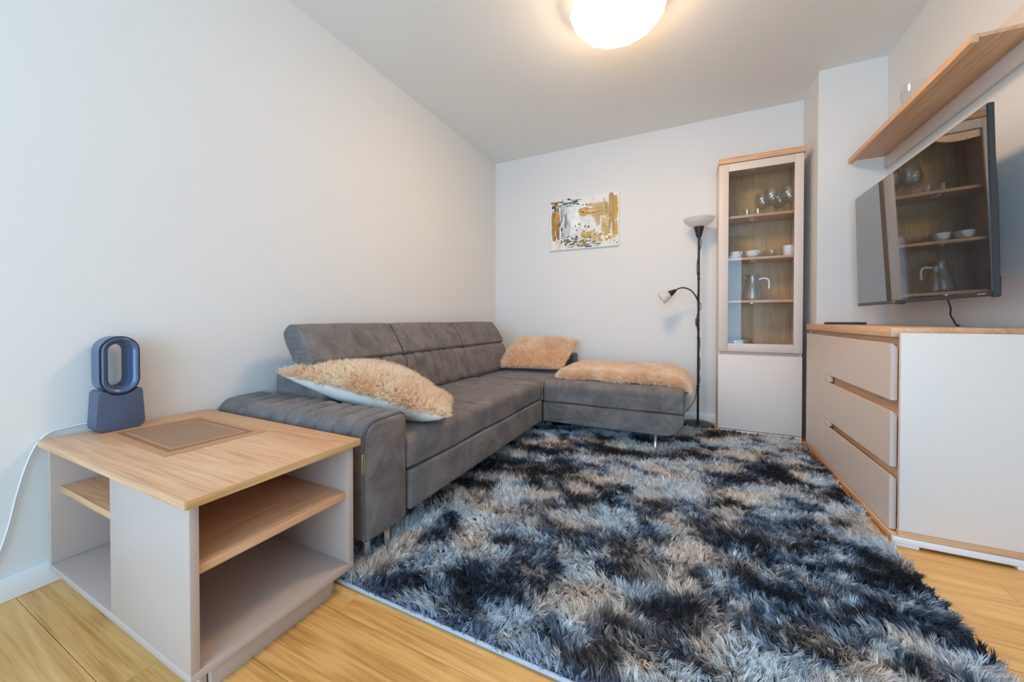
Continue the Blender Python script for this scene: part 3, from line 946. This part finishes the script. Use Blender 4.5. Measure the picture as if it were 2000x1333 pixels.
lathe('reading_socket', [(0.009,0.0),(0.012,0.004),(0.029,0.060),(0.027,0.062)], c0, M_black, lamp, 24, dv)
lathe('reading_shade', [(0.027,0.056),(0.031,0.062),(0.042,0.105),(0.046,0.128),(0.044,0.128),(0.038,0.10),(0.028,0.066)], c0, M_opal, lamp, 28, dv, cap=False)
tube('cord', [(LX+0.010,LY-0.008,1.49),(LX+0.017,LY-0.008,1.46),(LX+0.016,LY-0.008,1.43),(LX+0.008,LY-0.010,1.40),(LX-0.011,LY-0.008,1.30),(LX-0.012,LY-0.008,1.22),(LX+0.004,LY-0.012,1.12),(LX-0.010,LY-0.010,1.02),(LX+0.015,LY-0.010,0.97),(LX+0.013,LY-0.010,0.93),(LX-0.010,LY-0.012,0.88),(LX-0.012,LY-0.012,0.80),(LX+0.004,LY-0.012,0.72),(LX+0.012,LY-0.008,0.66),(LX+0.006,LY-0.012,0.58),(LX+0.013,LY-0.008,0.50),(LX+0.007,LY-0.012,0.42),(LX+0.012,LY-0.008,0.36),(LX-0.010,LY-0.010,0.30),(LX-0.016,LY-0.012,0.24),(LX-0.045,LY-0.015,0.17),(LX-0.082,LY-0.015,0.12),(LX-0.11,LY+0.09,0.06),(LX-0.12,LY+0.145,0.05)], 0.0026, M_blackpl, lamp, 8, 5)
box('cord_switch', LX-0.022, LX-0.007, LY-0.019, LY-0.005, 0.798, 0.858, M_blackpl, lamp, bevel=0.004)
for zt in (0.318,1.165,0.70): lathe('cable_clip', [(0.011,0),(0.0125,0.002),(0.0125,0.008),(0.011,0.01)], (LX,LY,zt), M_blackpl, lamp, 14)

# ------------------------------------------------------------------ painting
pt_ = thing('painting', (-0.92,3.43,1.512), 'unframed abstract canvas in gold, white and grey hanging on the back wall', 'painting')
X0, X1, Z0, Z1, YP = -1.250, -0.588, 1.514, 2.004, 3.420
box('canvas', X0, X1, YP, 3.439, Z0, Z1, M_canvas, pt_, bevel=0.003)
pv, pf, pc = [], [], []
def stroke(u, v, lu, lv, c, jag=0.25, k=9):
    """one irregular dab: centre (u,v) and half sizes in canvas units"""
    global YSTEP
    cx, cz = X0+u*(X1-X0), Z0+v*(Z1-Z0)
    a, b = lu*(X1-X0), lv*(Z1-Z0)
    base = len(pv); ring=[]
    for i in range(k):
        t = 2*math.pi*i/k
        e = 1+random.uniform(-jag, jag)
        sx, sz = math.cos(t), math.sin(t)
        sx = math.copysign(abs(sx)**0.6, sx); sz = math.copysign(abs(sz)**0.6, sz)
        px_ = min(max(cx+a*sx*e, X0+0.004), X1-0.004); pz_ = min(max(cz+b*sz*e, Z0+0.004), Z1-0.004)
        ring.append((px_, pz_))
    YSTEP += 0.0000025
    for px_, pz_ in ring: pv.append((px_, YP-0.0004-YSTEP, pz_))
    pf.append(tuple(range(base, base+k)))
    j = random.uniform(0.88,1.1)
    pc.extend([tuple(min(1,x*j) for x in srgb(*c)[:3])+(1,)]*k)
YSTEP = 0.0
WH, BLG, GRY, DK, GOLD, OCH, TAN, PNK = (228,228,224),(186,200,204),(132,140,142),(58,54,56),(196,152,62),(176,132,52),(204,178,128),(224,206,196)
ru = random.uniform
for _ in range(60): stroke(ru(0.05,.95), ru(.05,.95), ru(.02,.07), ru(.03,.10), random.choice([WH,WH,(236,236,232),PNK]))
for _ in range(46): stroke(ru(.17,.30), ru(.25,.92), ru(.005,.02), ru(.05,.14), random.choice([BLG,BLG,GRY,WH]))
for _ in range(40): stroke(ru(.02,.2), ru(.05,.9), ru(.004,.014), ru(.03,.10), random.choice([GRY,DK,BLG,WH,(110,96,100)]))
for _ in range(16): stroke(ru(.05,.16), ru(.28,.72), ru(.010,.026), ru(.06,.16), random.choice([GOLD,OCH,OCH,(150,110,50)]))
for _ in range(9): stroke(ru(.05,.13), ru(.86,.95), ru(.01,.035), ru(.015,.035), random.choice([(190,130,62),OCH,DK]))
for _ in range(22): stroke(ru(.14,.46), ru(.84,.99), ru(.02,.06), ru(.006,.02), random.choice([GRY,(106,122,122),BLG,DK]))
for _ in range(26): stroke(ru(.40,.60), ru(.30,.82), ru(.02,.06), ru(.04,.09), random.choice([WH,(234,236,234),(224,228,230)]))
for _ in range(28): stroke(ru(.50,.80), ru(.62,.82), ru(.03,.09), ru(.012,.04), random.choice([TAN,TAN,GOLD,(214,190,150)]))
for _ in range(10): stroke(ru(.47,.60), ru(.62,.76), ru(.02,.05), ru(.010,.025), random.choice([GOLD,(216,170,70)]))
for _ in range(24): stroke(ru(.80,.97), ru(.18,.85), ru(.015,.035), ru(.06,.16), random.choice([TAN,GOLD,(212,188,140),(190,160,100)]))
for _ in range(9): stroke(ru(.87,.93), ru(.35,.97), ru(.014,.022), ru(.08,.14), random.choice([(178,150,104),(168,138,92)]))
for _ in range(7): stroke(ru(.76,.80), ru(.30,.52), ru(.012,.02), ru(.05,.08), random.choice([TAN,(190,158,110)]))
for _ in range(5): stroke(ru(.66,.72), ru(.46,.62), ru(.02,.03), ru(.04,.07), TAN)
for _ in range(44): stroke(ru(.46,.76), ru(.10,.30), ru(.012,.04), ru(.015,.045), random.choice([GOLD,(206,172,84),OCH,WH,TAN]))
for _ in range(50): stroke(ru(.22,.70), ru(.04,.26), ru(.008,.035), ru(.008,.03), random.choice([GRY,DK,BLG,(92,104,116),WH,(120,110,70)]))
for _ in range(26): stroke(ru(.24,.75), ru(.02,.10), ru(.02,.06), ru(.006,.016), random.choice([GRY,BLG,(84,84,86),(150,140,100),WH]))
for u_, v_ in ((.45,.47),(.53,.42),(.58,.40),(.41,.36),(.66,.33),(.39,.44),(.50,.70),(.50,.83),(.55,.83),(.94,.10),(.97,.06),(.91,.14)):
    stroke(u_, v_, ru(.008,.016), ru(.010,.02), DK, 0.4, 7)
for _ in range(24): stroke(ru(.3,.6), ru(.22,.46), ru(.003,.006), ru(.004,.008), random.choice([DK,GRY]), 0.4, 6)
for v_ in (.80,.73,.66,.60): stroke(ru(.70,.80), v_, ru(.10,.18), .0035, (140,116,84), 0.3, 8)
for _ in range(16): stroke(ru(.82,.97), ru(.03,.22), ru(.012,.03), ru(.02,.05), random.choice([WH,(236,224,204),TAN]))
for _ in range(8): stroke(ru(.02,.12), ru(.03,.16), ru(.02,.04), ru(.03,.05), WH)
me = bpy.data.meshes.new('paint_strokes'); me.from_pydata(pv, [], pf)
at = me.color_attributes.new('paint_color','FLOAT_COLOR','POINT')
at.data.foreach_set('color', np.array(pc, np.float32).reshape(-1))
link_mesh('paint_strokes', me, M_paint, pt_)

# ------------------------------------------------------------------ display cabinet
CYF = 3.17
cab = thing('display_cabinet', (0.435,3.30,0), 'tall narrow cashmere display cabinet with glass door and oak top beside the pillar', 'cabinet')
cx0, cx1 = 0.181, 0.692
box('side_panel', cx0, cx0+0.018, CYF+0.022, 3.436, 0.03, 2.0, M_cash, cab)
box('side_panel', cx1-0.018, cx1, CYF+0.022, 3.436, 0.03, 2.0, M_cash, cab)
box('back_panel', cx0+0.018, cx1-0.018, 3.424, 3.436, 0.03, 2.0, M_oak_back, cab)
box('top_board', cx0+0.018, cx1-0.018, CYF+0.022, 3.424, 1.978, 2.0, M_cash, cab)
box('cornice', cx0-0.003, cx1+0.012, CYF-0.004, 3.437, 2.0005, 2.041, M_oak_x, cab)
box('middle_board', cx0+0.018, cx1-0.018, CYF+0.022, 3.424, 0.630, 0.650, M_oak_x, cab)
box('handle_groove', cx0+0.018, cx1-0.018, CYF+0.012, CYF+0.030, 0.585, 0.630, M_taupe, cab)
box('bottom_board', cx0+0.018, cx1-0.018, CYF+0.012, 3.424, 0.03, 0.048, M_taupe, cab)
boxes('plinth', [(cx0, cx1, CYF+0.004, CYF+0.02, 0, 0.0295), (cx0, cx1, 3.41, 3.43, 0, 0.0295)], M_white, cab)
box('lower_door', cx0+0.001, cx1-0.001, CYF, CYF+0.018, 0.036, 0.588, M_cash_lit, cab, bevel=0.002)
gx0, gx1, gz0, gz1 = 0.244, 0.640, 0.672, 1.940
fr = boxes('door_frame', [(cx0+0.001, gx0, CYF, CYF+0.02, 0.613, 1.996), (gx1, cx1-0.001, CYF, CYF+0.02, 0.613, 1.996)], M_cash, cab, bevel=0.0015)
box('door_rail', gx0+0.0004, gx1-0.0004, CYF+0.0006, CYF+0.02, 0.613, gz0, M_cash, fr)
box('door_rail', gx0+0.0004, gx1-0.0004, CYF+0.0006, CYF+0.02, gz1, 1.996, M_cash, fr)
box('glass_pane', gx0-0.004, gx1+0.004, CYF+0.011, CYF+0.0145, gz0-0.004, gz1+0.004, M_pane, fr, bevel=0)
for zs in (1.600, 1.288, 0.972):
    box('shelf', cx0+0.0185, cx1-0.0185, CYF+0.040, 3.4235, zs, zs+0.018, M_oak_x, cab)
for zs in (1.978, 1.600, 1.288, 0.972):
    lathe('shelf_light', [(0.0,-0.012),(0.024,-0.011),(0.032,-0.004),(0.032,-0.0005),(0.0,-0.0003)], (0.405, 3.28, zs), M_chrome, cab, 20)

# glassware and crockery
def open_vessel(name, prof, loc, mat, parent, seg=28): return lathe(name, prof, loc, mat, parent, seg, cap=False, angle=60)
S1, S2, S3, S4 = 1.618, 1.306, 0.990, 0.650
def wine_glass(x, y, label):
    g = thing('balloon_glass', (x,y,S1), label, 'glass', 'balloon glasses on the top cabinet shelf')
    open_vessel('bowl', [(0.004,0.062),(0.020,0.066),(0.040,0.085),(0.050,0.115),(0.050,0.140),(0.042,0.172),(0.034,0.195),(0.033,0.195),(0.041,0.171),(0.0485,0.139),(0.0485,0.116),(0.039,0.087),(0.018,0.069),(0.0,0.067)], (x,y,S1), M_glass, g)
    open_vessel('stem', [(0.0,0.0008),(0.034,0.0008),(0.034,0.003),(0.010,0.007),(0.0055,0.02),(0.005,0.05),(0.007,0.060),(0.0,0.0615)], (x,y,S1), M_glass, g)
    return g
wine_glass(0.522, 3.262, 'clear balloon wine glass, front left of the four on the top cabinet shelf')
wine_glass(0.6225, 3.262, 'clear balloon wine glass on the top shelf nearest the right cabinet wall')
wine_glass(0.480, 3.362, 'clear balloon wine glass, rear left one on the top cabinet shelf')
wine_glass(0.583, 3.362, 'clear balloon wine glass, rear right one on the top cabinet shelf')
for x, lb in ((0.372,'small clear shot glass at the left end of the top cabinet shelf'),(0.440,'small clear shot glass between the balloon glasses and its twin')):
    g = open_vessel('shot_glass', [(0.0,0.001),(0.017,0.001),(0.018,0.006),(0.022,0.058),(0.0205,0.058),(0.016,0.018),(0.0,0.016)], (x,3.29,S1), M_glass, None)
    tag(g, lb, 'glass', 'shot glasses on the top cabinet shelf')
def cup(x, y, label, mat, hs=1):
    c_ = thing('tea_cup', (x,y,S2), label, 'cup', 'cups on the second cabinet shelf')
    open_vessel('cup_body', [(0.0,0.001),(0.026,0.001),(0.028,0.006),(0.040,0.022),(0.045,0.052),(0.0435,0.052),(0.038,0.024),(0.026,0.009),(0.0,0.008)], (x,y,S2), mat, c_)
    tube('handle', [(x+hs*0.018,y-0.038,S2+0.044),(x+hs*0.030,y-0.052,S2+0.046),(x+hs*0.034,y-0.058,S2+0.034),(x+hs*0.026,y-0.052,S2+0.022),(x+hs*0.014,y-0.036,S2+0.020)], 0.0035, mat, c_, 8, 5)
    s_ = open_vessel('saucer', [(0.0,0.0006),(0.03,0.0006),(0.056,0.008),(0.055,0.010),(0.03,0.003),(0.0,0.003)], (x,y,S2-0.0002), M_glass, c_)
    return c_
cup(0.300, 3.278, 'white cup at the left end of the second cabinet shelf', M_porc)
cup(0.408, 3.278, 'white cup second from the left on the second cabinet shelf', M_porc)
cup(0.520, 3.278, 'clear glass cup beside the white tumbler on the second cabinet shelf', M_glass)
b_ = thing('glass_bowl', (0.455,3.375,S2), 'shallow clear glass bowl behind the cups on the second cabinet shelf', 'bowl')
open_vessel('bowl_body', [(0.0,0.001),(0.028,0.001),(0.038,0.03),(0.044,0.052),(0.0425,0.052),(0.036,0.031),(0.026,0.006),(0.0,0.005)], (0.455,3.375,S2), M_glass, b_)
g = open_vessel('white_tumbler', [(0.0,0.001),(0.030,0.001),(0.033,0.004),(0.036,0.078),(0.034,0.078),(0.031,0.008),(0.0,0.007)], (0.634,3.30,S2), M_porc, None)
tag(g, 'pale frosted tumbler at the right end of the second cabinet shelf', 'tumbler')
jg = thing('glass_jug', (0.412,3.30,S3), 'clear conical glass jug with a white handle on the third cabinet shelf', 'jug')
open_vessel('jug_body', [(0.0,0.001),(0.066,0.001),(0.073,0.006),(0.071,0.02),(0.047,0.13),(0.043,0.165),(0.047,0.188),(0.0455,0.188),(0.0415,0.165),(0.0455,0.13),(0.069,0.022),(0.066,0.009),(0.0,0.006)], (0.412,3.30,S3), M_glass, jg)
lathe('lid', [(0.0,0.197),(0.020,0.196),(0.048,0.191),(0.050,0.187),(0.045,0.184),(0.0,0.184)], (0.412,3.30,S3), M_chrome, jg, 28)
tube('handle', [(0.452,3.285,S3+0.158),(0.485,3.275,S3+0.162),(0.506,3.268,S3+0.150),(0.512,3.266,S3+0.118),(0.510,3.266,S3+0.085)], 0.0062, M_porc, jg, 10, 5)
tube('spout', [(0.372,3.30,S3+0.165),(0.356,3.297,S3+0.182),(0.345,3.295,S3+0.192)], [0.016,0.013,0.008], M_glass, jg, 12)
bg_ = thing('wrapped_plates', (0.315,3.305,S4), 'stack of plates wrapped in clear film at the bottom of the display cabinet', 'plates')
for k in range(4):
    open_vessel('plate', [(0.0,0.001),(0.050,0.001),(0.076,0.010),(0.075,0.012),(0.05,0.004),(0.0,0.004)], (0.325,3.305,S4+0.002+0.010*k), M_porc, bg_)
bm = bmesh.new()
prw = [(0.086,0.002),(0.092,0.012),(0.090,0.03),(0.080,0.05),(0.05,0.060),(0.0,0.062)]
bm_lathe(bm, prw, (0.325,3.305,S4), 36, cap=False)
for v in bm.verts:
    t = math.atan2(v.co.y-3.305, v.co.x-0.325)
    k = 1+0.05*math.sin(7*t+v.co.z*60)+0.03*math.sin(13*t)
    v.co.x = 0.325+(v.co.x-0.325)*k; v.co.y = 3.305+(v.co.y-3.305)*k
    v.co.z += 0.004*math.sin(5*t+1)*((v.co.z-S4)/0.06)
from_bm('film', bm, thin_glass('wrapping_film', (0.92,0.95,0.98,1), 6.0, 0.22), bg_, smooth=True)

# ------------------------------------------------------------------ chest of drawers
ch = thing('chest_of_drawers', (0.885,2.48,0), 'wide cashmere chest of drawers with oak top standing under the television', 'dresser')
box('carcass', 0.716, 1.068, 1.8905, 3.074, 0.036, 0.782, M_oak_y, ch)
box('counter_top', 0.690, 1.070, 1.913, 3.078, 0.7825, 0.818, M_oak_y, ch, bevel=0.001)
ep = box('end_panel', 0.7045, 1.068, 1.874, 1.8900, 0.057, 0.7985, M_cash_lit, ch, bevel=0.0015)
ep['label'] = 'plain pale cashmere end panel'
box('base_strip', 0.702, 1.068, 1.872, 1.8900, 0.0345, 0.0565, M_oak_x, ch)
bs = boxes('base_rail', [(0.684, 1.068, 1.866, 1.878, 0.0115, 0.034)], M_white, ch)
box('bottom_board', 0.686, 1.068, 1.8785, 3.074, 0.0115, 0.034, M_oak_y, ch)
for a, b in ((1.868,1.93),(2.95,3.05)):
    for c, d in ((0.692,0.758),(1.0,1.06)):
        box('foot_pad', c, d, a, b, 0.0, 0.011, M_white, ch)
FXa, FXb = 0.692, 0.712
def front(name, y0, y1, z0, z1, bev=0.016):
    bm = bmesh.new()
    pr_ = [(FXa,z0),(FXb,z0),(FXb,z1-bev),(FXa+0.004,z1),(FXa,z1)]
    A=[bm.verts.new((a,y0,b)) for a,b in pr_]; B=[bm.verts.new((a,y1,b)) for a,b in pr_]
    bm.faces.new(A); bm.faces.new(B[::-1])
    for i in range(5): bm.faces.new((A[i],B[i],B[(i+1)%5],A[(i+1)%5]))
    bmesh.ops.bevel(bm, geom=list(bm.edges), offset=0.0008, segments=1, affect='EDGES')
    return from_bm(name, bm, M_cash, ch)
for z0, z1 in ((0.538,0.757),(0.282,0.497),(0.040,0.250)):
    front('drawer', 1.9175, 2.7055, z0, z1)
front('door', 2.7125, 3.072, 0.040, 0.757)
for z0, z1 in ((0.4985,0.5365),(0.2515,0.2805)):
    e = box('slot_end', FXa+0.0005, FXb, 2.632, 2.7055, z0, z1, M_cash, ch, bevel=0.0008)
rm = thing('remote_control', (0.84,2.90,0.818), 'slim black remote control lying on the chest beneath the television', 'remote')
def rot_box(name, cx, cy, cz, L_, W_, H_, ang, mat, parent, bev=0.003):
    bm = bmesh.new(); bm_box(bm, -L_/2, L_/2, -W_/2, W_/2, 0, H_, bev, 3)
    Rm = Matrix.Translation((cx,cy,cz)) @ Matrix.Rotation(ang, 4, 'Z')
    bm.transform(Rm)
    return from_bm(name, bm, mat, parent, angle=40)
rot_box('remote_body', 0.838, 2.905, 0.8185, 0.190, 0.042, 0.014, math.radians(-14), M_blackpl, rm)
bm = bmesh.new()
for i in range(9):
    for j in (-1,0,1):
        bm_lathe(bm, [(0.0035,0),(0.0035,0.001),(0.0,0.0012)], (-0.07+0.017*i, 0.011*j, 0.0), 8)
bm.transform(Matrix.Translation((0.838,2.905,0.8325)) @ Matrix.Rotation(math.radians(-14),4,'Z'))
from_bm('remote_buttons', bm, M_bezel, rm)

# ------------------------------------------------------------------ television
tv_ = thing('television', (1.0,2.41,0.93), 'large flat black television hung tilted on the right wall above the chest', 'television')
TY0, TY1, TZ0, TZ1 = 1.842, 2.968, 0.930, 1.586
xb_, xt_ = 0.919, 0.899
def tvx(z): return xb_ + (xt_-xb_)*(z-TZ0)/(TZ1-TZ0)
def tv_slab(name, y0, y1, z0, z1, d0, d1, mat, parent, bev=0.001):
    bm = bmesh.new()
    P = []
    for dd in (d0, d1):
        for (yy, zz) in ((y0,z0),(y1,z0),(y1,z1),(y0,z1)): P.append(bm.verts.new((tvx(zz)+dd, yy, zz)))
    for f in ((0,1,2,3),(7,6,5,4),(0,4,5,1),(1,5,6,2),(2,6,7,3),(3,7,4,0)): bm.faces.new([P[i] for i in f])
    if bev: bmesh.ops.bevel(bm, geom=list(bm.edges), offset=bev, segments=2, affect='EDGES')
    return from_bm(name, bm, mat, parent, angle=40)
tv_slab('frame', TY0, TY1, TZ0, TZ1, 0.002, 0.018, M_bezel, tv_)
tv_slab('screen', TY0+0.004, TY1-0.004, TZ0+0.016, TZ1-0.004, 0.0, 0.0022, M_screen, tv_, 0)
tv_slab('bottom_bezel', TY0+0.002, TY1-0.002, TZ0+0.001, TZ0+0.0155, -0.001, 0.0022, M_bezel, tv_, 0.0005)
# back housing, thicker towards the bottom
bm = bmesh.new()
sec = [(0.018,TZ1-0.012),(0.034,TZ1-0.10),(0.052,TZ1-0.20),(0.066,TZ1-0.26),(0.068,TZ0+0.16),(0.058,TZ0+0.06),(0.050,TZ0+0.008),(0.018,TZ0+0.004)]
A=[bm.verts.new((tvx(z)+d_,TY0+0.008+1.7*(d_-0.018),z)) for d_,z in sec]; B=[bm.verts.new((tvx(z)+d_,TY1-0.012-0.5*(d_-0.018),z)) for d_,z in sec]
bm.faces.new(A); bm.faces.new(B[::-1])
for i in range(len(sec)): bm.faces.new((A[i],B[i],B[(i+1)%len(sec)],A[(i+1)%len(sec)]))
from_bm('back_housing', bm, M_blackpl, tv_, angle=30)
box('speaker_grille', 0.9385, 0.956, TY0+0.028, TY0+0.06, TZ0-0.003, TZ0+0.07, M_blackpl, tv_, bevel=0.006)
box('sensor_pod', 0.918, 0.930, 2.44, 2.52, TZ0-0.006, TZ0+0.001, M_blackpl, tv_, bevel=0.002)
box('wall_mount', 0.975, 1.083, 2.30, 2.52, 1.12, 1.34, M_blackpl, tv_, bevel=0.004)
bm = bmesh.new()
for i in range(3): bm_box(bm, tvx(TZ0+.008)-0.0016, tvx(TZ0+.008)-0.0011, 2.505+0.011*i, 2.513+0.011*i, TZ0+0.006, TZ0+0.0125, 0)
from_bm('logo_mark', bm, M_silver, tv_)
bm = bmesh.new()
for i in range(6): bm_box(bm, tvx(TZ0+.008)-0.0016, tvx(TZ0+.008)-0.0011, 1.872+0.007*i, 1.8765+0.007*i, TZ0+0.007, TZ0+0.0105, 0)
from_bm('spec_mark', bm, M_silver, tv_)
tube('power_cord', [(1.040,2.392,0.985),(1.056,2.392,0.93),(1.062,2.388,0.90),(1.058,2.380,0.87),(1.060,2.362,0.845),(1.064,2.350,0.8225),(1.068,2.345,0.8215),(1.077,2.340,0.80),(1.078,2.34,0.76)], 0.0033, M_blackpl, tv_, 8, 6)

# ------------------------------------------------------------------ wall shelf
sh = thing('wall_shelf', (1.0,2.48,1.80), 'long oak wall shelf with cashmere back board above the television', 'shelf')
box('shelf_board', 0.9143, 1.068, 1.915, 3.060, 1.8515, 1.866, M_oak_y, sh)
box('front_lip', 0.892, 0.9140, 1.915, 3.060, 1.8365, 1.867, M_oak_y, sh)
box('back_board', 1.0685, 1.0845, 1.915, 3.062, 1.782, 1.985, M_cash, sh)
gd = open_vessel('glass_bowl', [(0.0,0.001),(0.03,0.001),(0.034,0.01),(0.05,0.09),(0.052,0.146),(0.0505,0.146),(0.0485,0.09),(0.032,0.014),(0.0,0.009)], (0.99,2.53,1.866), M_glass, None)
tag(gd, 'clear glass bowl standing on the oak wall shelf', 'bowl')

# ------------------------------------------------------------------ ceiling lamp
cl = thing('ceiling_lamp', (-0.34,1.915,ZC), 'glowing white faceted bowl lamp mounted flush on the ceiling', 'lamp')
bm = bmesh.new()
bm_lathe(bm, [(0.185,2.468),(0.222,2.430),(0.232,2.395),(0.205,2.352),(0.150,2.325),(0.075,2.312),(0.0,2.308)], (-0.34,1.915,0), 13, cap=False)
for v in bm.verts:
    v.co.x += random.uniform(-0.004,0.004); v.co.y += random.uniform(-0.004,0.004)
dif = from_bm('diffuser', bm, M_lampglow, cl)
dif.data.materials.append(M_lamprim)
for p in dif.data.polygons:
    if p.center.z > 2.38: p.material_index = 1
lathe('ceiling_plate', [(0.0,2.462),(0.19,2.462),(0.192,2.466),(0.192,2.4795),(0.0,2.4798)], (-0.34,1.915,0), M_white, cl, 36)
